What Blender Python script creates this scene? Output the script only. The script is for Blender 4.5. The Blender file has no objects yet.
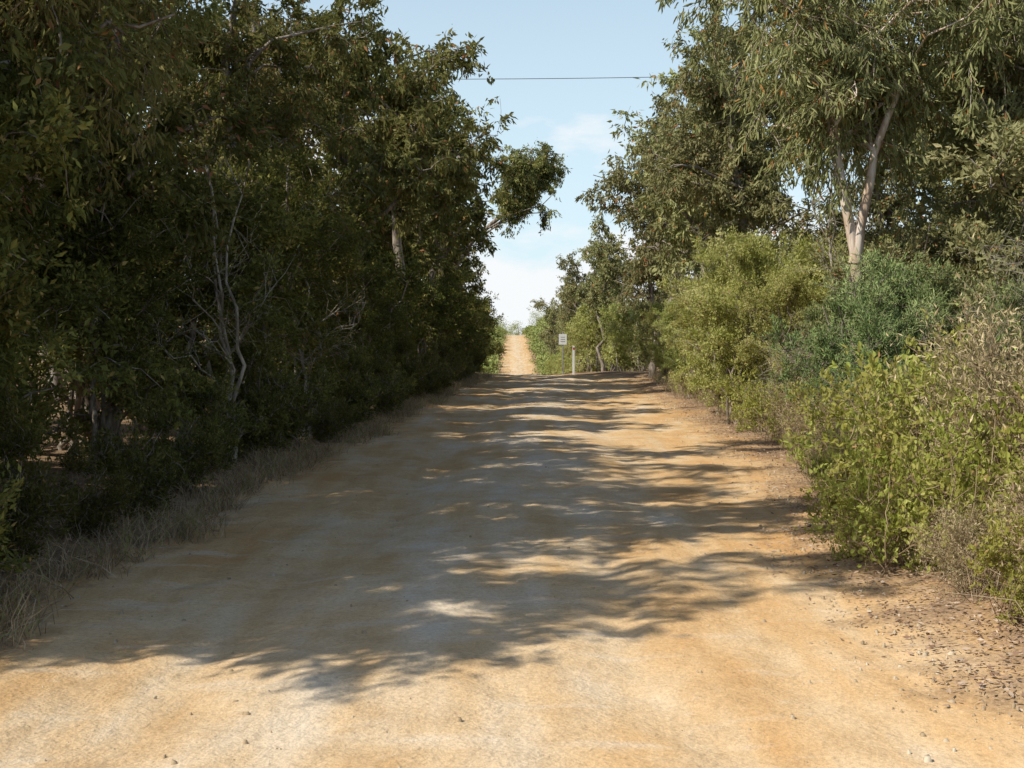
import bpy, math, numpy as np
from mathutils import Vector
scene = bpy.context.scene
R = np.random.default_rng(7)

# ------------------------------------------------------------------ helpers
def norm(v):
    return v/np.maximum(np.linalg.norm(v,axis=-1,keepdims=True),1e-9)

class Builder:
    def __init__(s): s.V=[];s.Q=[];s.M=[];s.T=[];s.n=0
    def add(s,v,q,m,t):
        s.V.append(v.reshape(-1,3)); s.Q.append(q.reshape(-1,4)+s.n)
        k=q.reshape(-1,4).shape[0]
        s.M.append(np.full(k,m,dtype=np.int32)); s.T.append(np.broadcast_to(np.asarray(t,dtype=np.float32),(k,)).copy())
        s.n+=v.reshape(-1,3).shape[0]
    def tube(s,P,r,k=5,m=0,t=0.5):
        P=np.asarray(P,float); n=len(P); r=np.broadcast_to(np.asarray(r,float),(n,))
        T=norm(np.gradient(P,axis=0))
        ref=np.array([0.31,0.95,0.05]) if abs(T[0,2])>0.6 else np.array([0.05,0.1,1.0])
        A=norm(np.cross(T,ref)); B=np.cross(T,A)
        a=np.arange(k)*2*np.pi/k
        V=P[:,None,:]+r[:,None,None]*(np.cos(a)[None,:,None]*A[:,None,:]+np.sin(a)[None,:,None]*B[:,None,:])
        i=np.arange(n-1)[:,None]; j=np.arange(k)[None,:]
        Q=np.stack([i*k+j,i*k+(j+1)%k,(i+1)*k+(j+1)%k,(i+1)*k+j],-1)
        s.add(V,Q,m,t)
    def leaves(s,P,D,L,W,tint,rng,full=False,m=1,curl=0.15):
        n=len(P)
        if n==0: return
        S=norm(np.cross(D,norm(rng.normal(size=(n,3)))))
        N=np.cross(S,D)
        L=np.broadcast_to(np.asarray(L,float),(n,))[:,None]; W=np.broadcast_to(np.asarray(W,float),(n,))[:,None]
        if not full:
            V=np.stack([P,P+D*L*0.42+S*W*.5+N*L*curl*.4,P+D*L,P+D*L*0.42-S*W*.5+N*L*curl*.4],1)
            Q=np.arange(n*4).reshape(n,4)
            s.add(V,Q,m,tint)
        else:
            V=np.stack([P,P+D*L*.25+S*W*.45+N*W*.18,P+D*L*.68+S*W*.42+N*W*.15-N*L*curl*.3,P+D*L-N*L*curl,
                        P+D*L*.68-S*W*.42+N*W*.15-N*L*curl*.3,P+D*L*.25-S*W*.45+N*W*.18],1)
            b=np.arange(n)[:,None]*6
            Q=np.stack([b+np.array([[0,1,2,3]]),b+np.array([[0,3,4,5]])],1)
            s.add(V,Q,m,np.repeat(tint,2))
    def mesh(s,name,mats,smooth0=True):
        V=np.concatenate(s.V).astype(np.float32);Q=np.concatenate(s.Q).astype(np.int32)
        M=np.concatenate(s.M);T=np.concatenate(s.T)
        me=bpy.data.meshes.new(name)
        me.vertices.add(len(V)); me.vertices.foreach_set('co',V.ravel())
        me.loops.add(len(Q)*4); me.loops.foreach_set('vertex_index',Q.ravel())
        me.polygons.add(len(Q)); me.polygons.foreach_set('loop_start',np.arange(len(Q),dtype=np.int32)*4)
        for mt in mats: me.materials.append(mt)
        me.polygons.foreach_set('material_index',M)
        me.update(calc_edges=True)
        me.polygons.foreach_set('use_smooth',(M==0))
        a=me.attributes.new('tint','FLOAT','FACE'); a.data.foreach_set('value',T)
        return me

def obj(name,me,loc=(0,0,0),rot=0,scale=(1,1,1),tilt=(0,0)):
    o=bpy.data.objects.new(name,me); scene.collection.objects.link(o)
    o.location=loc; o.rotation_euler=(tilt[0],tilt[1],rot)
    o.scale=scale if hasattr(scale,'__len__') else (scale,)*3
    return o

# ------------------------------------------------------------------ terrain functions
EY=[-40,0,4,5.3,7,9,12,16,25,42,48,54,60,100,200,350,1200]
ER=[3.6,3.5,2.6,2.1,1.85,1.95,2.45,2.85,3.25,3.8,4.6,2.5,2.2,2.8,3.4,3.2,4.0]
LY=[-40,0,6,8,16,25,42,50,60,100,200,350,1200]
EL=[-3.6,-3.2,-2.7,-2.7,-2.4,-1.95,-1.2,-.75,-.6,-1.2,-1.8,-1.7,-2.0]
def edgeR(y): return np.interp(y,EY,ER)+0.10*np.sin(y*1.7+1)+0.06*np.sin(y*4.1)+0.04*np.sin(y*9.3+2)
def edgeL(y): return np.interp(y,LY,EL)+0.10*np.sin(y*1.3+.4)+0.06*np.sin(y*3.7+1)+0.04*np.sin(y*8.3)
PY=[-2000,-100,0,20,38,50,62,90,130,170,200,250,300,350,400,600,3000]
PZ=[0,0,0,0,0,0,-.25,-1.9,-4.3,-4.6,-4.0,-2.2,-.2,1.4,1.6,-4,-20]
_ry=np.arange(-300,3000,2.0); _rz=np.interp(_ry,PY,PZ); _k=np.ones(7)/7
_rz=np.convolve(np.pad(_rz,3,mode='edge'),_k,'valid')
def prof(y): return np.interp(y,_ry,_rz)
waves=[(R.uniform(.6,6),R.uniform(0,6.28),R.uniform(0,6.28)) for _ in range(14)]
def H(x,y):
    x=np.asarray(x,float);y=np.asarray(y,float)
    l=edgeL(y);r=edgeR(y)
    out=np.maximum(np.maximum(l-x,x-r),0)
    z=prof(y)+0.10*(1-np.exp(-out*.7))+np.minimum(out,60)*0.012
    z=z+np.clip((y-150)/200,0,1)*np.minimum(out,60)*0.05
    u=(x-(l+r)/2)/np.maximum((r-l)/2,.5)
    w=.05*np.sin(y*.35)
    mid=np.exp(-(u/.22)**2)*.025
    rut=-.034*(np.exp(-((np.abs(u+w)-.46)/.10)**2))-.016*np.exp(-((np.abs(u-w*.6)-.72)/.06)**2)-.012*np.exp(-((u-.18+w)/.05)**2)
    z=z+mid+rut
    m=0
    for f,a,p in waves: m=m+np.sin((x*np.cos(a)+y*np.sin(a))*f+p)/f
    z=z+m*(0.011+0.012*np.clip(out,0,1))
    return z

def grid(name,X,Y,Z,mat,attrs):
    ny,nx=X.shape
    V=np.stack([X,Y,Z],-1).reshape(-1,3).astype(np.float32)
    i=np.arange(ny-1)[:,None];j=np.arange(nx-1)[None,:]
    Q=np.stack([i*nx+j,i*nx+j+1,(i+1)*nx+j+1,(i+1)*nx+j],-1).reshape(-1,4).astype(np.int32)
    me=bpy.data.meshes.new(name)
    me.vertices.add(len(V)); me.vertices.foreach_set('co',V.ravel())
    me.loops.add(len(Q)*4); me.loops.foreach_set('vertex_index',Q.ravel())
    me.polygons.add(len(Q)); me.polygons.foreach_set('loop_start',np.arange(len(Q),dtype=np.int32)*4)
    me.update(calc_edges=True)
    me.polygons.foreach_set('use_smooth',np.ones(len(Q),bool))
    for k,v in attrs.items():
        a=me.attributes.new(k,'FLOAT','POINT'); a.data.foreach_set('value',v.astype(np.float32).ravel())
    me.materials.append(mat)
    return obj(name,me)

# ------------------------------------------------------------------ materials
def newmat(name):
    m=bpy.data.materials.new(name); m.use_nodes=True
    nt=m.node_tree; nt.nodes.clear()
    out=nt.nodes.new('ShaderNodeOutputMaterial')
    return m,nt,out
def N(nt,t,**kw):
    n=nt.nodes.new(t)
    for k,v in kw.items():
        if k in n.inputs: n.inputs[k].default_value=v
        else: setattr(n,k,v)
    return n
def ramp(nt,fac,stops):
    r=nt.nodes.new('ShaderNodeValToRGB'); e=r.color_ramp.elements
    while len(e)<len(stops): e.new(0.5)
    for el,(p,c) in zip(e,stops):
        el.position=p; el.color=(*c,1) if len(c)==3 else c
    nt.links.new(fac,r.inputs[0]); return r.outputs[0]
def mixc(nt,f,a,b,blend='MIX'):
    m=nt.nodes.new('ShaderNodeMix'); m.data_type='RGBA'; m.blend_type=blend
    for s,v in ((m.inputs[0],f),(m.inputs[6],a),(m.inputs[7],b)):
        if isinstance(v,bpy.types.NodeSocket): nt.links.new(v,s)
        elif isinstance(v,(int,float)): s.default_value=v
        else: s.default_value=(*v,1)
    return m.outputs[2]
def mth(nt,op,a,b=0.0,clamp=False):
    m=nt.nodes.new('ShaderNodeMath'); m.operation=op; m.use_clamp=clamp
    for s,v in ((m.inputs[0],a),(m.inputs[1],b)):
        if isinstance(v,bpy.types.NodeSocket): nt.links.new(v,s)
        else: s.default_value=v
    return m.outputs[0]
def noise(nt,vec,scale,detail=4,rough=.55,sc=None):
    if sc is not None:
        mp=nt.nodes.new('ShaderNodeMapping'); mp.inputs['Scale'].default_value=sc
        nt.links.new(vec,mp.inputs[0]); vec=mp.outputs[0]
    n=N(nt,'ShaderNodeTexNoise',Scale=scale,Detail=detail,Roughness=rough)
    nt.links.new(vec,n.inputs['Vector']); return n.outputs['Fac']

def leafmat(name,stops,transl=.3,tcol=(0.26,0.26,0.05),objvar=.2,gain=1.0):
    m,nt,out=newmat(name)
    at=N(nt,'ShaderNodeAttribute',attribute_name='tint')
    oi=N(nt,'ShaderNodeObjectInfo')
    c=ramp(nt,at.outputs['Fac'],[(p,tuple(v*gain for v in c_)) for p,c_ in stops])
    hs=N(nt,'ShaderNodeHueSaturation'); nt.links.new(c,hs.inputs['Color'])
    v=mth(nt,'ADD',mth(nt,'MULTIPLY',oi.outputs['Random'],objvar*2),1-objvar)
    nt.links.new(v,hs.inputs['Value'])
    h=mth(nt,'ADD',mth(nt,'MULTIPLY',oi.outputs['Random'],.035),.475); nt.links.new(h,hs.inputs['Hue'])
    p=N(nt,'ShaderNodeBsdfDiffuse'); nt.links.new(hs.outputs[0],p.inputs['Color'])
    if transl<=0:
        nt.links.new(p.outputs[0],out.inputs[0]); return m
    t=N(nt,'ShaderNodeBsdfTranslucent')
    nt.links.new(mixc(nt,.5,hs.outputs[0],tcol),t.inputs['Color'])
    mx=N(nt,'ShaderNodeMixShader',Fac=transl)
    nt.links.new(p.outputs[0],mx.inputs[1]);nt.links.new(t.outputs[0],mx.inputs[2]);nt.links.new(mx.outputs[0],out.inputs[0])
    return m
def barkmat(name,a,b,sc=(14,14,2.5)):
    m,nt,out=newmat(name)
    tc=N(nt,'ShaderNodeTexCoord'); v=tc.outputs['Object']
    f=noise(nt,v,1.0,3,.6,sc)
    c=ramp(nt,f,[(.3,tuple(x*.65 for x in a)),(.45,a),(.62,b)])
    p=N(nt,'ShaderNodeBsdfDiffuse'); nt.links.new(c,p.inputs['Color'])
    nt.links.new(p.outputs[0],out.inputs[0]); return m

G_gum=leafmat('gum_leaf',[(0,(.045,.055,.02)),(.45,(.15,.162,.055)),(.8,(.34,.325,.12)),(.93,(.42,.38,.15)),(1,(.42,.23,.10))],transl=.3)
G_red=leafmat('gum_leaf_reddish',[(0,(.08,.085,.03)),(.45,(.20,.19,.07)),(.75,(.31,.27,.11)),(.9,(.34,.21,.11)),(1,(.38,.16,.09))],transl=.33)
G_gumR=leafmat('gum_leaf_sunlit_tone',[(0,(.13,.14,.06)),(.45,(.28,.285,.125)),(.8,(.41,.40,.19)),(.92,(.48,.44,.22)),(1,(.48,.25,.10))],transl=.3)  # brighter copy of the gum leaf: sunlight on right-hand plants put into its colour
G_dark=leafmat('teatree_leaf',[(0,(.03,.04,.012)),(.5,(.11,.12,.035)),(.85,(.28,.27,.078)),(1,(.38,.29,.12))],transl=.25)
G_yel=leafmat('yellowgreen_leaf',[(0,(.26,.29,.075)),(.5,(.45,.47,.16)),(.9,(.60,.58,.28)),(1,(.5,.38,.2))],objvar=.06,tcol=(.5,.52,.1),transl=.35)
G_blue=leafmat('bluegreen_leaf',[(0,(.09,.135,.05)),(.5,(.20,.26,.095)),(.9,(.34,.38,.17)),(1,(.36,.33,.15))],objvar=.12,transl=0)
G_lite=leafmat('lightgreen_leaf',[(0,(.20,.23,.04)),(.5,(.40,.42,.10)),(.9,(.56,.54,.18)),(1,(.5,.36,.15))],tcol=(.5,.50,.08),transl=.42,objvar=.1)
G_dry=leafmat('dry_grass_blade',[(0,(.18,.14,.08)),(.5,(.40,.31,.18)),(.8,(.56,.46,.29)),(.9,(.24,.27,.08)),(1,(.30,.34,.10))],transl=0)
G_lit=leafmat('leaf_litter_mat',[(0,(.16,.10,.06)),(.4,(.30,.20,.125)),(.75,(.46,.34,.22)),(1,(.58,.48,.36))],transl=0,objvar=.05)
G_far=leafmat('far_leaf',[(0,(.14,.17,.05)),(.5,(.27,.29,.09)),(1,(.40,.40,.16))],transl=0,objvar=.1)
B_grey=barkmat('grey_bark',(.19,.155,.125),(.36,.31,.255))
B_gum=barkmat('gum_bark',(.48,.35,.25),(.76,.66,.56),(9,9,1.2))
B_dead=barkmat('dead_wood',(.30,.26,.21),(.50,.45,.38))
B_straw=barkmat('dry_stalk',(.28,.20,.12),(.46,.35,.22))
STONE=barkmat('pale_stone',(.42,.31,.19),(.60,.50,.36),(3,3,3))

def groundmat(name):
    m,nt,out=newmat(name)
    tc=N(nt,'ShaderNodeTexCoord'); v=tc.outputs['Object']
    at=N(nt,'ShaderNodeAttribute',attribute_name='off').outputs['Fac']   # metres outside the road edge (neg inside)
    au=N(nt,'ShaderNodeAttribute',attribute_name='u').outputs['Fac']
    n1=noise(nt,v,1.0,3,.6,(.8,.5,1)); n2=noise(nt,v,2.6,5,.62); n3=noise(nt,v,38,4,.7)
    n5=noise(nt,v,1.0,3,.55,(2.6,.35,1)); n6=noise(nt,v,170,1,.6); n7=noise(nt,v,9,3,.7); n8=noise(nt,v,1.0,3,.6,(1.0,3.2,1))
    pale=mth(nt,'ADD',mth(nt,'MULTIPLY',n1,.9),mth(nt,'MULTIPLY',n5,.75))
    cen=mth(nt,'SUBTRACT',.05,mth(nt,'MULTIPLY',mth(nt,'ABSOLUTE',au),.25))
    pale=mth(nt,'ADD',pale,cen)
    sand=ramp(nt,pale,[(.48,(.555,.33,.145)),(.66,(.62,.415,.215)),(.82,(.66,.49,.30)),(1,(.71,.59,.44))])
    sand=mixc(nt,mth(nt,'MULTIPLY',mth(nt,'SUBTRACT',n2,.50,True),2.0,True),sand,(.46,.29,.14))
    sand=mixc(nt,mth(nt,'MULTIPLY',mth(nt,'SUBTRACT',n8,.57,True),3.4,True),sand,(.71,.60,.46))
    sand=mixc(nt,mth(nt,'MULTIPLY',mth(nt,'SUBTRACT',n7,.60,True),2.4,True),sand,(.67,.56,.42))
    sand=mixc(nt,.5,sand,ramp(nt,n3,[(.3,(.55,.5,.45)),(.5,(.9,.89,.88)),(.72,(1.14,1.14,1.14))]),'MULTIPLY')
    sand=mixc(nt,.25,sand,ramp(nt,n6,[(.35,(.6,.55,.5)),(.65,(1.25,1.25,1.25))]),'MULTIPLY')
    lit=ramp(nt,n3,[(.3,(.12,.08,.045)),(.5,(.27,.18,.11)),(.65,(.39,.27,.17)),(.78,(.54,.42,.28))])
    k=mth(nt,'ADD',mth(nt,'MULTIPLY',at,1.1),mth(nt,'MULTIPLY',mth(nt,'SUBTRACT',n2,.5),2.4))
    k=mth(nt,'ADD',k,.1,True)
    c=mixc(nt,k,sand,lit)
    p=N(nt,'ShaderNodeBsdfDiffuse',Roughness=.6)
    nt.links.new(c,p.inputs['Color'])
    hgt=mth(nt,'ADD',mth(nt,'ADD',mth(nt,'MULTIPLY',n3,.28),mth(nt,'MULTIPLY',n2,1.4)),mth(nt,'MULTIPLY',n7,.55))
    b_=N(nt,'ShaderNodeBump',Strength=.85,Distance=.045); nt.links.new(hgt,b_.inputs['Height']);nt.links.new(b_.outputs[0],p.inputs['Normal'])
    nt.links.new(p.outputs[0],out.inputs[0]); return m
GM=groundmat('sandy_ground'); RM=groundmat('sandy_road')

# ------------------------------------------------------------------ ground + road
def spaced(a,b,s0,g):
    v=[a];s=s0
    while v[-1]<b: v.append(v[-1]+s); s*=g
    return np.array(v)
xs=spaced(0,8,.09,1.0); xs=np.concatenate([xs,spaced(xs[-1]+.15,2500,.15,1.12)])
xs=np.concatenate([-xs[::-1],xs[1:]])
ys=np.concatenate([-spaced(.4,1500,.4,1.15)[::-1],spaced(0,30,.10,1.0),spaced(30.15,3000,.15,1.022)])
X,Y=np.meshgrid(xs,ys); Z=H(X,Y)
ins=np.minimum(X-edgeL(Y),edgeR(Y)-X)
def U(x,y): return np.clip((x-(edgeL(y)+edgeR(y))/2)/((edgeR(y)-edgeL(y))/2),-1.3,1.3)
Z=Z-0.06*np.clip((ins-.05)/.25,0,1)*np.where(np.abs(Y)<900,1,0)
grid('ground',X,Y,Z,GM,{'off':-ins,'u':U(X,Y)})
ry=np.concatenate([-spaced(.2,60,.2,1.06)[::-1],spaced(0,30,.05,1.0),spaced(30.08,420,.08,1.015)])
s=np.linspace(0,1,110)
LL=edgeL(ry)[:,None]-.25; RR=edgeR(ry)[:,None]+.25
X=LL+(RR-LL)*s[None,:]; Y=np.repeat(ry[:,None],110,1)
ins=np.minimum(X-edgeL(Y),edgeR(Y)-X)
fine=0
for _ in range(10):
    f=R.uniform(8,26);a=R.uniform(0,6.28);p=R.uniform(0,6.28)
    fine=fine+np.sin((X*np.cos(a)+Y*np.sin(a))*f+p)
Z=H(X,Y)+.006-.05*np.clip(-(ins-.05)/.25,0,1)+fine*.0012
grid('dirt_road',X,Y,Z,RM,{'off':-ins,'u':U(X,Y)})

# ------------------------------------------------------------------ plants
def bez(p0,d0,p1,n,rng,wob=.05):
    L=np.linalg.norm(p1-p0); c=p0+d0*L*.45+rng.normal(size=3)*L*wob
    t=np.linspace(0,1,n)[:,None]
    P=(1-t)**2*p0+2*t*(1-t)*c+t**2*p1
    P[1:-1]+=rng.normal(size=(n-2,3))*L*wob*.35
    return P
UP=np.array([0,0,1.])
def make_plant(name,seed,mats,cc=(0,0,6),cr=(2.6,2.6,3),stems=1,nl1=12,nl2=8,nl3=6,r2=1.0,tw=.5,lpt=90,
               L=.12,W=.026,droop=.6,tr=.13,full=False,jit=.05,base_spread=.3,shell=(.45,.95),branch_t=.5,twr=.004,uplift=0.0,stempts=None,zmin=.08,twigs=True):
    rng=np.random.default_rng(seed); b=Builder(); cc=np.array(cc,float);cr=np.array(cr,float)
    st=[]
    for i in range(stems):
        a=rng.uniform(0,6.28); p0=np.array([math.cos(a),math.sin(a),0])*base_spread*rng.uniform(.2,1)*(stems>1)
        p0[2]=-.15
        d=norm(rng.normal(size=3)*np.array([1,1,.2]))
        p1=cc+cr*np.array([d[0]*.35*(stems>1)+rng.normal()*.08,d[1]*.35*(stems>1)+rng.normal()*.08,.55])
        if stempts is not None: P=np.array(stempts[i],float)
        else: P=bez(p0,norm(UP+rng.normal(size=3)*.15),p1,12,rng,.06)
        rr=tr*np.linspace(1,.25,len(P))**.9/ (math.sqrt(stems) if stempts is None else 1)
        if stempts is not None and i>0: rr=rr*.7
        rr[0]*=1.25
        b.tube(P,rr,10 if tr>.06 else 5,0,branch_t); st.append((P,rr))
    A=[];B_=[];CT=[]
    for i in range(nl1):
        d=norm(rng.normal(size=3)); rad=rng.uniform(*shell)
        tgt=cc+cr*d*rad; tgt[2]=max(tgt[2],.12)
        P,rr=st[i%stems]
        hd=np.linalg.norm((P-tgt)[:,:2],axis=1)
        want=tgt[2]-.55*hd
        k=int(np.clip(np.argmin(np.abs(P[:,2]-want)+rng.normal(size=len(P))*.1),1,len(P)-2))
        p0=P[k]; d0=norm(norm(tgt-p0)+UP*.5+rng.normal(size=3)*.25)
        Q=bez(p0,d0,tgt,8,rng,.07); r0=min(rr[k]*.6,tr*.5)
        q=np.linspace(r0,r0*.25,8); b.tube(Q,q,5,0,branch_t)
        ct1=rng.uniform()
        for j in range(nl2):
            kk=rng.integers(2,8); o=Q[min(kk,7)]
            t2=o+norm(rng.normal(size=3)+np.array([0,0,uplift]))*r2*rng.uniform(.35,1)
            t2[2]=max(t2[2],zmin)
            Q2=bez(o,norm(norm(t2-o)+UP*.3),t2,5,rng,.09)
            b.tube(Q2,np.linspace(max(r0*.3,twr*1.6),twr,5),3,0,branch_t)
            ct=np.clip(.55*ct1+.45*rng.uniform()+rng.normal()*.05,0,1)
            ks=rng.integers(1,5,nl3)
            a=Q2[ks]; e=a+norm(rng.normal(size=(nl3,3))+norm(t2-o)*.7+UP*uplift)*tw*rng.uniform(.4,1,(nl3,1))
            e[:,2]-=droop*tw*.3; e[:,2]=np.maximum(e[:,2],.04)
            if twigs:
                for x,y_ in zip(a,e):
                    b.tube(np.stack([x,y_]),[twr,twr*.4],3,0,branch_t)
            A.append(a);B_.append(e);CT.append(np.full(nl3,ct))
    A=np.concatenate(A);B_=np.concatenate(B_);CT=np.concatenate(CT)
    cnt=rng.integers(int(lpt*.4),int(lpt*1.6)+1,len(A)); idx=np.repeat(np.arange(len(A)),cnt); n=len(idx)
    t=rng.uniform(.1,1.05,n)[:,None]
    P=A[idx]+(B_[idx]-A[idx])*t+rng.normal(size=(n,3))*jit
    td=norm(B_[idx]-A[idx])
    D=norm(td*.8+rng.normal(size=(n,3))*.7+np.array([0,0,-1.])*droop*1.3+UP*uplift*.5)
    Ls=L*rng.uniform(.6,1.25,n)
    tint=np.clip(.6*CT[idx]+.4*rng.uniform(size=n)**1.0,0,.92)
    old=rng.uniform(size=n)<.035; tint[old]=1.0
    b.leaves(P,D,Ls,W*Ls/L*rng.uniform(.8,1.2,n),tint,rng,full)
    me=b.mesh(name,mats)
    return me
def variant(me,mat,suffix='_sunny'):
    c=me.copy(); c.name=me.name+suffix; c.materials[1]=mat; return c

gumdef=[dict(seed=11,cc=(0.2,0,5.9),cr=(2.5,2.4,3.3),nl1=17,tr=.15,r2=1.05),
        dict(seed=12,cc=(-.3,.2,5.5),cr=(2.7,2.3,3.4),nl1=18,stems=2,tr=.15,r2=1.05),
        dict(seed=13,cc=(0,.2,6.2),cr=(2.2,2.5,3.2),nl1=16,tr=.13,r2=.9)]
gums=[make_plant('gum_%s'%n,mats=[B_grey,G_gum],nl2=9,nl3=5,lpt=44,L=.12,W=.042,twigs=False,**k) for n,k in zip('abc',gumdef)]
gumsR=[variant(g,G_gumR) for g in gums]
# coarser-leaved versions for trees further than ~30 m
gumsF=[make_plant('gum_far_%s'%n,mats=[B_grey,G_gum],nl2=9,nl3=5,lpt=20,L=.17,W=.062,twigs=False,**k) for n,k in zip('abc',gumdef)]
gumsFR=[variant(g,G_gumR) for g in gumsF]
teadef=[dict(seed=21,cc=(0,0,2.4),cr=(1.8,1.7,2.2),r2=.6,tw=.35,droop=.0,tr=.08,uplift=.3),
        dict(seed=22,cc=(0,0,1.9),cr=(1.6,1.5,1.8),r2=.55,tw=.32,droop=.1,tr=.07,uplift=.2)]
teas=[make_plant('tea_%s'%n,mats=[B_grey,G_dark],stems=4,nl1=20,nl2=8,nl3=5,lpt=36,L=.072,W=.028,jit=.035,twigs=False,**k) for n,k in zip('ab',teadef)]
teasF=[make_plant('tea_far_%s'%n,mats=[B_grey,G_dark],stems=4,nl1=20,nl2=8,nl3=5,lpt=14,L=.115,W=.046,jit=.04,twigs=False,**k) for n,k in zip('ab',teadef)]
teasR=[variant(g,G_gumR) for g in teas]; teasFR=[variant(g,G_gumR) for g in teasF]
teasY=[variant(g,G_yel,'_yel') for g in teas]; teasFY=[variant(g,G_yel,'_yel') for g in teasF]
lowdark=make_plant('low_dark',23,[B_grey,G_dark],cc=(0,0,.75),cr=(.9,.9,.75),stems=6,nl1=18,nl2=6,nl3=5,r2=.3,tw=.25,lpt=24,L=.055,W=.02,droop=.0,tr=.035,jit=.025,uplift=.5)
yel=make_plant('yel',31,[B_grey,G_yel],cc=(0,0,1.85),cr=(1.3,1.3,1.7),stems=5,nl1=28,nl2=9,nl3=6,r2=.42,tw=.24,lpt=28,L=.06,W=.022,droop=0,tr=.06,jit=.03,uplift=.7,shell=(.6,.97),twigs=False)
blu=make_plant('blu',32,[B_grey,G_blue],cc=(0,0,1.1),cr=(1.1,1.0,1.0),stems=6,nl1=24,nl2=8,nl3=6,r2=.35,tw=.26,lpt=32,L=.06,W=.011,droop=0,tr=.05,jit=.02,uplift=.8)
lite=[make_plant('lite_a',33,[B_straw,G_lite],cc=(0,0,.6),cr=(.62,.6,.6),stems=7,nl1=18,nl2=6,nl3=3,r2=.3,tw=.24,lpt=11,L=.044,W=.027,droop=-.1,tr=.02,full=True,jit=.015,uplift=.9,twr=.002),
      make_plant('lite_b',34,[B_straw,G_lite],cc=(0,0,.5),cr=(.75,.7,.5),stems=7,nl1=18,nl2=6,nl3=3,r2=.33,tw=.24,lpt=10,L=.04,W=.025,droop=-.1,tr=.02,full=True,jit=.015,uplift=.9,twr=.002)]
twig=make_plant('twig',41,[B_dead,G_gumR],cc=(0,0,1.5),cr=(1.2,1.1,1.3),stems=5,nl1=18,nl2=8,nl3=6,r2=.6,tw=.5,lpt=4,L=.05,W=.014,droop=0,tr=.05,jit=.02,uplift=.3,twr=.0025)
deadtree=make_plant('dead_tree',42,[B_dead,G_gumR],cc=(0,0,3.0),cr=(1.8,1.6,2.0),stems=3,nl1=9,nl2=6,nl3=4,r2=.9,tw=.5,lpt=4,L=.06,W=.016,droop=0,tr=.06,jit=.02,uplift=.5,twr=.003)
tangle=make_plant('tangle',43,[B_straw,G_dry],cc=(0,0,.5),cr=(.7,.7,.5),stems=9,nl1=24,nl2=8,nl3=6,r2=.38,tw=.32,lpt=6,L=.04,W=.009,droop=.1,tr=.014,jit=.02,uplift=.9,twr=.0012,base_spread=.5)

used={}
def put(name,me,x,y,sc=1.,rot=None,sz=None,tilt=(0,0)):
    z=float(H(x,y))-.05
    r=R.uniform(0,6.28) if rot is None else rot
    if me.name in used: me=me.copy()      # every plant owns its mesh
    used[me.name]=1
    return obj(name,me,(x,y,z),r,(sc,sc,sc*(sz or 1)),tilt)

# --- left row of gums
LG=[(-5.9,5.3,.97),(-4.7,8.2,1.0),(-7.2,6.6,.95),(-6.0,12,1.0),(-4.5,14.0,1.0),(-6.4,19,1.05),(-4.8,23.5,1.05),(-5.2,28,1.15),(-4.1,32,1.2),(-3.7,37,1.3),(-3.5,41.5,1.2),(-3.1,46,1.32),(-3.1,50,1.15),
    (-10.5,9,1.),(-10.5,18,1.1),(-9.6,27,1.1),(-8.5,38,1.25),(-3.4,57,1.0),(-3.4,65,.95)]
for i,(x,y,s_) in enumerate(LG): put('eucalyptus_tree',(gums if y<30 and x>-8 else gumsF)[i%3],x,y,s_)
gumN=make_plant('near_gum',53,[B_grey,G_red],cc=(0,0,5.0),cr=(2.0,2.0,2.2),nl1=24,nl2=8,nl3=5,r2=.8,tw=.5,lpt=22,L=.12,W=.024,tr=.12,full=True,droop=.8,jit=.05)
put('eucalyptus_tree',gumN,-4.4,10.2,1.0,rot=.6)
# --- right row
RG=[(8.4,14.,.85),(7.4,20,.95),(4.9,27,1.0),(8.4,29,1.05),(5.0,32,1.08),(5.4,37,1.08),(10.8,23,1.1),(4.9,42,1.08),(5.2,47.5,.9),(8.0,50,.95),(4.3,60,.8),(5.4,67,.85),(3.8,75,.88),(4.3,100,1.0),(4.7,130,1.2),(9.6,9.5,.9),(7.4,16.6,1.0),(9.4,19,1.1)]
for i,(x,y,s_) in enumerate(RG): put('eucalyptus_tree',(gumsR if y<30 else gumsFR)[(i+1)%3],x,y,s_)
# feature gum (forked, peeling bark)
gumF=make_plant('feature_gum',51,[B_gum,G_gumR],cc=(.1,.5,6.2),cr=(3.3,2.6,2.7),stems=2,nl1=36,nl2=9,nl3=5,r2=1.0,tw=.6,lpt=23,L=.14,W=.027,tr=.10,full=True,droop=.9,jit=.06,
   stempts=[[(0.02,0,-.1),(.04,0,.6),(.02,.05,1.2),(.10,.05,1.9),(.05,0,2.4),(.02,0,2.7),(-.08,0,3.2),(-.24,0,4.0),(-.34,.1,5.0),(-.3,.1,6.2),(-.1,0,7.2),(0,0,7.9)],
            [(.03,0,2.55),(.08,-.02,3.0),(.18,-.05,3.5),(.22,-.1,3.9),(.5,-.0,4.6),(.8,.3,5.4),(1.1,.5,6.2),(1.3,.6,7.0)]])
put('peeling_bark_eucalyptus_tree',gumF,4.25,16,1.0,rot=0)
gumL=make_plant('leaning_gum',52,[B_grey,G_gum],cc=(3.9,0,8.0),cr=(1.9,1.6,1.9),nl1=26,nl2=8,nl3=5,r2=.7,tw=.45,lpt=28,L=.14,W=.05,tr=.16,
   stempts=[[(0,0,-.1),(.1,0,1),(.2,0,2.1),(.5,0,3.4),(1.0,0,4.6),(1.7,0,5.6),(2.5,0,6.3),(3.3,0,6.9),(4.0,0,7.6),(4.4,0,8.6)]])
put('leaning_eucalyptus_tree',gumL,-3.3,53,1.0,rot=0)

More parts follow.
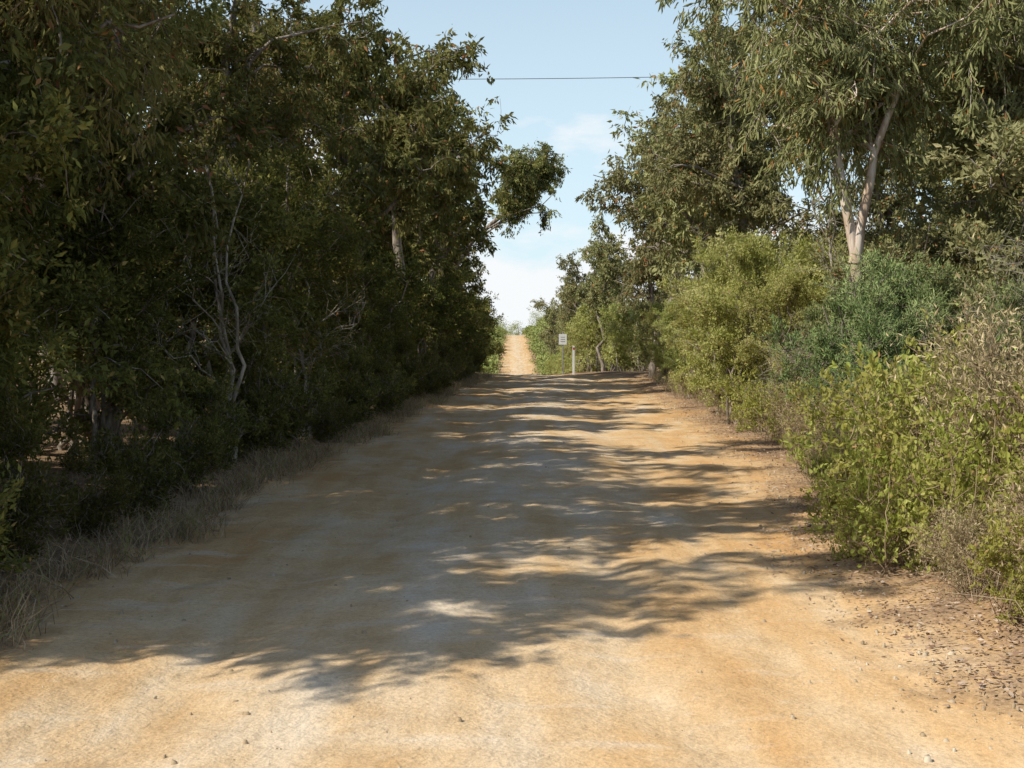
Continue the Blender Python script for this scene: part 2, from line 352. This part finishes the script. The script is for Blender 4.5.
# --- left understorey
for y in np.arange(6.5,72,2.4):
    xe=float(np.interp(y,LY,EL))
    put('tea_tree_shrub',(teas if y<30 else teasF)[int(R.integers(2))],xe-(1.6 if y<36 else 1.35)-R.uniform(0,.6 if y<36 else .3),y+R.uniform(-.6,.6),R.uniform(.7,1.15))
for y in np.arange(6.5,54,3.4):
    xe=float(np.interp(y,LY,EL))
    put('tea_tree_shrub',teasF[int(R.integers(2))],xe-3.6-R.uniform(0,1.),y+R.uniform(-.6,.6),R.uniform(1.2,1.6))
for y in np.arange(5.6,50,1.5):
    xe=float(np.interp(y,LY,EL))
    put('low_roadside_shrub',lowdark,xe-.5-R.uniform(0,.5),y,R.uniform(.5,1.1))
for x,y,s_ in [(-5.2,13.2,1.0),(-5.6,16.5,1.1),(-5.4,10.8,1.0),(-4.7,8.9,1.0),(-4.3,7.2,.9),(-6.4,13,1.3)]: put('tea_tree_shrub',teas[0],x,y,s_)
put('dead_tree',deadtree,-3.45,15.2,.9,rot=1.0)
put('dead_tree',deadtree,-3.3,20.5,.85)
# --- right understorey
for y in np.arange(16,56,2.4):
    xe=float(np.interp(y,EY,ER)) if y<44 or y>56 else 4.6
    a_,b_=(teasR,teasY) if y<30 else (teasFR,teasFY)
    put('tea_tree_shrub',(a_ if R.uniform()<.5 else b_)[int(R.integers(2))],xe+2.2+R.uniform(0,.8),y+R.uniform(-.6,.6),R.uniform(.65,.95))
for y in np.arange(10,56,4.0):
    xe=float(np.interp(y,EY,ER))
    put('tea_tree_shrub',(teasR if y<20 else teasFR)[int(R.integers(2))],xe+4.6+R.uniform(0,1.),y+R.uniform(-.6,.6),R.uniform(.9,1.3))
for y in np.arange(57,150,4.5):
    xe=float(np.interp(y,EY,ER))
    put('tea_tree_shrub',teasFY[int(R.integers(2))],xe+1.7+R.uniform(0,.8),y,R.uniform(.7,1.0))
    put('tea_tree_shrub',teasFR[int(R.integers(2))],xe+4.6+R.uniform(0,1.5),y,R.uniform(1.0,1.4))
put('tea_tree_shrub',teasR[0],6.7,16.8,1.3); put('tea_tree_shrub',teasR[1],6.2,13.2,1.25)
for y,x,s_ in [(23.5,4.2,1.1),(26.5,4.6,1.1),(31,4.6,.9),(36,4.9,.8),(21.0,4.5,.8),(41,5.0,.8)]:
    put('yellow_green_bush',yel,x,y,s_)
for y,x,s_ in [(13.4,4.0,1.0),(14.9,4.1,1.2),(11.4,4.6,.95),(18,4.6,.95),(14.2,4.9,1.1)]:
    put('fine_leaved_wattle_shrub',blu,x,y,s_)
for y,x,s_ in [(12,5.4,1.1),(17.5,5.4,1.2),(9.6,4.7,.9),(19.5,4.3,.7)]:
    put('dead_twiggy_shrub',twig,x,y,s_)
for x,y,s_ in [(5.3,20.8,1.0),(4.6,29.5,.9)]:
    put('dead_tree',deadtree,x,y,s_)
for y,x,s_ in [(8.5,2.6,.95),(9.4,2.95,1.2),(7.6,2.95,1.0),(10.6,3.2,1.25),(12.2,3.4,1.1),(8.6,3.5,1.35),(14.2,3.6,.95),(16.5,3.9,.95),(19,4.0,1.0),(10.2,3.9,1.4),(21,4.0,.9),(7.0,3.4,1.1),(11.4,3.8,1.3),(9.0,2.4,.5),(10.2,2.6,.6),(6.6,2.75,.6)]:
    put('light_green_shrub',lite[int(R.integers(2))],x,y,s_)
for y,x,s_ in [(6.7,3.0,.85),(8.4,4.0,1.4),(6.1,2.95,.85),(7.2,4.1,1.3),(9.4,4.5,1.6),(13,3.5,.95),(15.4,3.7,.9),(17.6,4.0,.9),(5.4,3.1,.8),(11.6,3.0,.7),(7.4,2.6,.5),(9.2,3.5,1.5)]:
    put('dry_tangled_bush',tangle,x,y,s_)

# --- dry grass
def grass(name,n,fx,L=(.2,.6),w=.004,seed=3):
    rng=np.random.default_rng(seed); b=Builder()
    x,y=fx(rng,n); z=H(x,y)
    P=np.stack([x,y,z-.02],1)
    D=norm(rng.normal(size=(n,3))*np.array([.5,.5,.2])+UP)
    l=rng.uniform(*L,n)[:,None]; S=norm(np.cross(D,rng.normal(size=(n,3))))*w
    bend=norm(rng.normal(size=(n,3))*np.array([1,1,.2]))*l*.35
    m_=P+D*l*.55; e=P+D*l+bend-np.array([0,0,.12])*l
    V=np.stack([P-S,P+S,m_+S*.8,m_-S*.8,e+S*.25,e-S*.25],1)
    bb=np.arange(n)[:,None]*6
    Q=np.stack([bb+np.array([[0,1,2,3]]),bb+np.array([[3,2,4,5]])],1)
    b.add(V,Q,0,np.repeat(rng.uniform(0,1,n),2))
    return obj(name,b.mesh(name,[G_dry]))
def clumped(rng,n,ylo,yhi,side,spread,off,p=1.6):
    nc=n//30; cy=ylo+(yhi-ylo)*rng.uniform(size=nc)**p
    e=edgeR(cy) if side>0 else edgeL(cy)
    cx=e+side*(off+np.abs(rng.normal(size=nc))*spread)
    k=rng.integers(0,nc,n)
    return cx[k]+rng.normal(size=n)*.10, cy[k]+rng.normal(size=n)*.10
grass('dry_grass',18000,lambda r,n:clumped(r,n,6,45,1,1.2,.8),(.12,.7),.0024,3)
grass('dry_grass',13000,lambda r,n:clumped(r,n,6,50,-1,.4,.05),(.08,.36),.0028,4)

# --- leaf litter
def litter():
    rng=np.random.default_rng(9); b=Builder(); n=32000
    side=np.where(rng.uniform(size=n)<.60,1,-1); y=4.8+45*rng.uniform(size=n)**1.9
    e=np.where(side>0,edgeR(y),edgeL(y))
    x=e+side*(np.abs(rng.normal(size=n))*.75+.15+.15*rng.normal(size=n))
    P=np.stack([x,y,H(x,y)+.012+rng.uniform(.0,.018,n)],1)
    D=norm(rng.normal(size=(n,3))*np.array([1,1,.2]))
    l=rng.uniform(.012,.048,n)
    S=norm(np.cross(D,UP+rng.normal(size=(n,3))*.35))*(l*rng.uniform(.12,.28,n))[:,None]
    V=np.stack([P,P+D*l[:,None]*.5+S,P+D*l[:,None],P+D*l[:,None]*.5-S],1)
    b.add(V,np.arange(n*4).reshape(n,4),0,rng.uniform(.1,1,n))
    obj('leaf_litter',b.mesh('leaf_litter',[G_lit]))
litter()
def pebbles():
    rng=np.random.default_rng(10); b=Builder(); n=2000
    y=4+30*rng.uniform(size=n)**1.8; l=edgeL(y);r=edgeR(y)
    u=np.where(rng.uniform(size=n)<.6,1-np.abs(rng.normal(size=n))*.08+.06,rng.uniform(0,1,n))
    x=l+(r-l)*u
    s_=.003+.010*rng.uniform(size=n)**4
    c=np.stack([x,y,H(x,y)+.006+s_*.2],1)
    cube=np.array([[-1,-1,-1],[1,-1,-1],[1,1,-1],[-1,1,-1],[-.6,-.6,.8],[.6,-.6,.8],[.6,.6,.8],[-.6,.6,.8]],float)
    V=c[:,None,:]+(cube[None]+rng.normal(size=(n,8,3))*.25)*s_[:,None,None]*rng.uniform(.6,1.4,(n,1,3))
    q=np.array([[0,1,5,4],[1,2,6,5],[2,3,7,6],[3,0,4,7],[4,5,6,7]])
    Q=(np.arange(n)[:,None,None]*8+q[None])
    b.add(V,Q,0,np.repeat(rng.uniform(.6,1,n),5))
    obj('road_pebbles',b.mesh('road_pebbles',[STONE]))
pebbles()

# --- distant bushland
def bush_mass(name,pts,seed,mat):
    rng=np.random.default_rng(seed); b=Builder()
    for (x,y,h,r) in pts:
        z=float(H(x,y)); nc=14; k=50
        d=norm(rng.normal(size=(nc,3))); d[:,2]=np.abs(d[:,2])*1.0-.35
        cc=np.array([x,y,z+h*.5])+d*np.array([r*.75,r*.75,h*.45])
        C=np.repeat(cc,k,0); ct=np.repeat(rng.uniform(size=nc),k); n=len(C)
        P=C+rng.normal(size=(n,3))*np.array([r*.2,r*.2,h*.09])
        b.tube([(x,y,z-.2),(x+.1*r,y,z+h*.4),(x,y,z+h*.7)],[.12,.09,.04],4,0)
        b.leaves(P,norm(rng.normal(size=(n,3))),rng.uniform(.15,.38,n),rng.uniform(.10,.22,n),np.clip(.6*ct+.4*rng.uniform(size=n),0,1),rng)
    obj(name,b.mesh(name,[B_grey,mat]))
pts=[];rg=np.random.default_rng(77)
for y in np.arange(74,420,3.4):
    for side in (-1,1):
        if side>0 and y<145: continue
        e=float(np.interp(y,EY,ER)) if side>0 else float(np.interp(y,LY,EL))
        for k in range(3):
            hh=rg.uniform(1.2,3.0) if k==0 else rg.uniform(3,6.0)
            if y<200: hh*=1.5
            pts.append((e+side*(1.7+k*3.6+rg.uniform(0,1.8)),y+rg.uniform(-1.5,1.5),hh,rg.uniform(1.4,2.4)))
for _ in range(420):
    y=rg.uniform(330,600); x=rg.uniform(-130,130)
    if abs(x-1)<5 and y<420: continue
    pts.append((x,y,rg.uniform(3,7) if x<4 else rg.uniform(5,9),rg.uniform(2.5,4.5)))
for _ in range(90):
    y=rg.uniform(-60,60); x=rg.choice([-1,1])*rg.uniform(15,40); pts.append((x,y,rg.uniform(3,7),rg.uniform(1.6,3)))
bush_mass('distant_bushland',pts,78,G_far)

# ------------------------------------------------------------------ signs
def simple(name,col,rough=.5,metal=0):
    m,nt,out=newmat(name); tc=N(nt,'ShaderNodeTexCoord'); f=noise(nt,tc.outputs['Object'],9,4)
    c=mixc(nt,mth(nt,'MULTIPLY',f,.35),col,tuple(x*.6 for x in col))
    p=N(nt,'ShaderNodeBsdfPrincipled',Roughness=rough,Metallic=metal); nt.links.new(c,p.inputs['Base Color']); nt.links.new(p.outputs[0],out.inputs[0]); return m
WH=simple('white_paint',(.8,.8,.78)); GAL=simple('galvanised',(.45,.46,.47),.4,.6); RED=simple('red_reflector',(.5,.03,.02)); BLK=simple('black_letters',(.03,.03,.03)); WOOD=simple('weathered_pole',(.18,.14,.11),.9)
import bmesh
def box(name,dim,loc,mat,parent=None,bev=.004):
    bm=bmesh.new(); bmesh.ops.create_cube(bm,size=1); bmesh.ops.scale(bm,vec=dim,verts=bm.verts)
    if bev: bmesh.ops.bevel(bm,geom=bm.edges[:],offset=bev,segments=2,affect='EDGES')
    me=bpy.data.meshes.new(name); bm.to_mesh(me); bm.free(); me.materials.append(mat)
    o=obj(name,me,loc); 
    if parent: o.parent=parent
    return o
def cyl(name,r,h,loc,mat,parent=None,r2=None,seg=14):
    bm=bmesh.new(); bmesh.ops.create_cone(bm,cap_ends=True,segments=seg,radius1=r,radius2=r2 or r,depth=h)
    me=bpy.data.meshes.new(name); bm.to_mesh(me); bm.free(); me.materials.append(mat)
    o=obj(name,me,loc)
    if parent: o.parent=parent
    return o
def empty(name,loc):
    e=bpy.data.objects.new(name,None); scene.collection.objects.link(e); e.location=loc; return e
e=empty('roadside_sign',(2.3,58,float(H(2.3,58))))
cyl('post',.03,2.0,(0,0,.95),GAL,e)
box('panel',(.36,.012,.48),(0,-.04,1.62),WH,e)
for i in range(3): box('lettering_%d'%(i+1),(.2,.004,.016),(0,-.049,1.72-.1*i),BLK,e,0)
e=empty('guide_post',(2.72,56.5,float(H(2.72,56.5))))
box('post',(.10,.03,1.3),(0,0,.62),WH,e,.008)
box('reflector',(.07,.006,.10),(0,-.019,1.15),RED,e,0)

# ------------------------------------------------------------------ power line
def pole(x,y,top):
    z=float(H(x,y)); e=empty('utility_pole',(x,y,z)); h=top-z
    cyl('post',.15,h+.5,(0,0,(h+.5)/2-.2),WOOD,e,.1)
    box('crossarm',(.1,1.6,.1),(0,0,h-.25),WOOD,e)
    for k in (-.7,0,.7): cyl('insulator',.05,.16,(0,k,h-.1 if k else h+.36),WH,e,.03)
pole(-32,46,11.3);pole(34,46,11.9)
t=np.linspace(0,1,40); P=np.stack([-32+66*t,46+0*t,11.65+.6*t-1.2*4*t*(1-t)],1)
bw=Builder(); bw.tube(P,.011,6,0); 
obj('power_line_wire',bw.mesh('power_line_wire',[BLK]))

# ------------------------------------------------------------------ light, sky
el=math.radians(44.5); az=norm(np.array([-.88,-.47]))
d=Vector((az[0]*math.cos(el),az[1]*math.cos(el),math.sin(el)))
sun=bpy.data.lights.new('sun','SUN'); sun.energy=5.0; sun.angle=math.radians(.53); sun.color=(1,.95,.84)
so=bpy.data.objects.new('sun',sun); scene.collection.objects.link(so); so.rotation_euler=(-d).to_track_quat('-Z','Y').to_euler(); so.location=(-20,-8,20)
w=bpy.data.worlds.new('World'); scene.world=w; w.use_nodes=True; nt=w.node_tree; nt.nodes.clear()
out=nt.nodes.new('ShaderNodeOutputWorld'); bg=nt.nodes.new('ShaderNodeBackground'); bg.inputs[1].default_value=.13
sky=nt.nodes.new('ShaderNodeTexSky'); sky.sky_type='NISHITA'; sky.sun_disc=False; sky.sun_elevation=el; sky.sun_rotation=math.atan2(az[0],az[1]); sky.dust_density=.6
tc=nt.nodes.new('ShaderNodeTexCoord')
f=noise(nt,tc.outputs['Generated'],5.5,6,.58,(1,1,2.4))
sep=nt.nodes.new('ShaderNodeSeparateXYZ'); nt.links.new(tc.outputs['Generated'],sep.inputs[0])
low=mth(nt,'SUBTRACT',.38,mth(nt,'MULTIPLY',sep.outputs[2],1.9))
mask=mth(nt,'MULTIPLY',mth(nt,'SUBTRACT',mth(nt,'ADD',f,low),.60),8.0,True)
hz=mth(nt,'SUBTRACT',1.2,mth(nt,'MULTIPLY',sep.outputs[2],2.0),True)   # haze thins with elevation
haze=mixc(nt,mth(nt,'MULTIPLY',hz,.8),sky.outputs[0],(5.7,7.2,8.0))
c=mixc(nt,mth(nt,'MULTIPLY',mask,.92),haze,(7.4,7.5,7.6))
nt.links.new(c,bg.inputs[0]); nt.links.new(bg.outputs[0],out.inputs[0])

# ------------------------------------------------------------------ camera
cam=bpy.data.cameras.new('camera'); co=bpy.data.objects.new('camera',cam); scene.collection.objects.link(co)
cam.lens=45; cam.sensor_width=36; cam.clip_end=6000
co.location=(0,0,1.62); co.rotation_euler=(math.radians(90-2.19),0,0)
scene.camera=co
scene.view_settings.view_transform='Standard'; scene.view_settings.look='None'; scene.view_settings.exposure=0
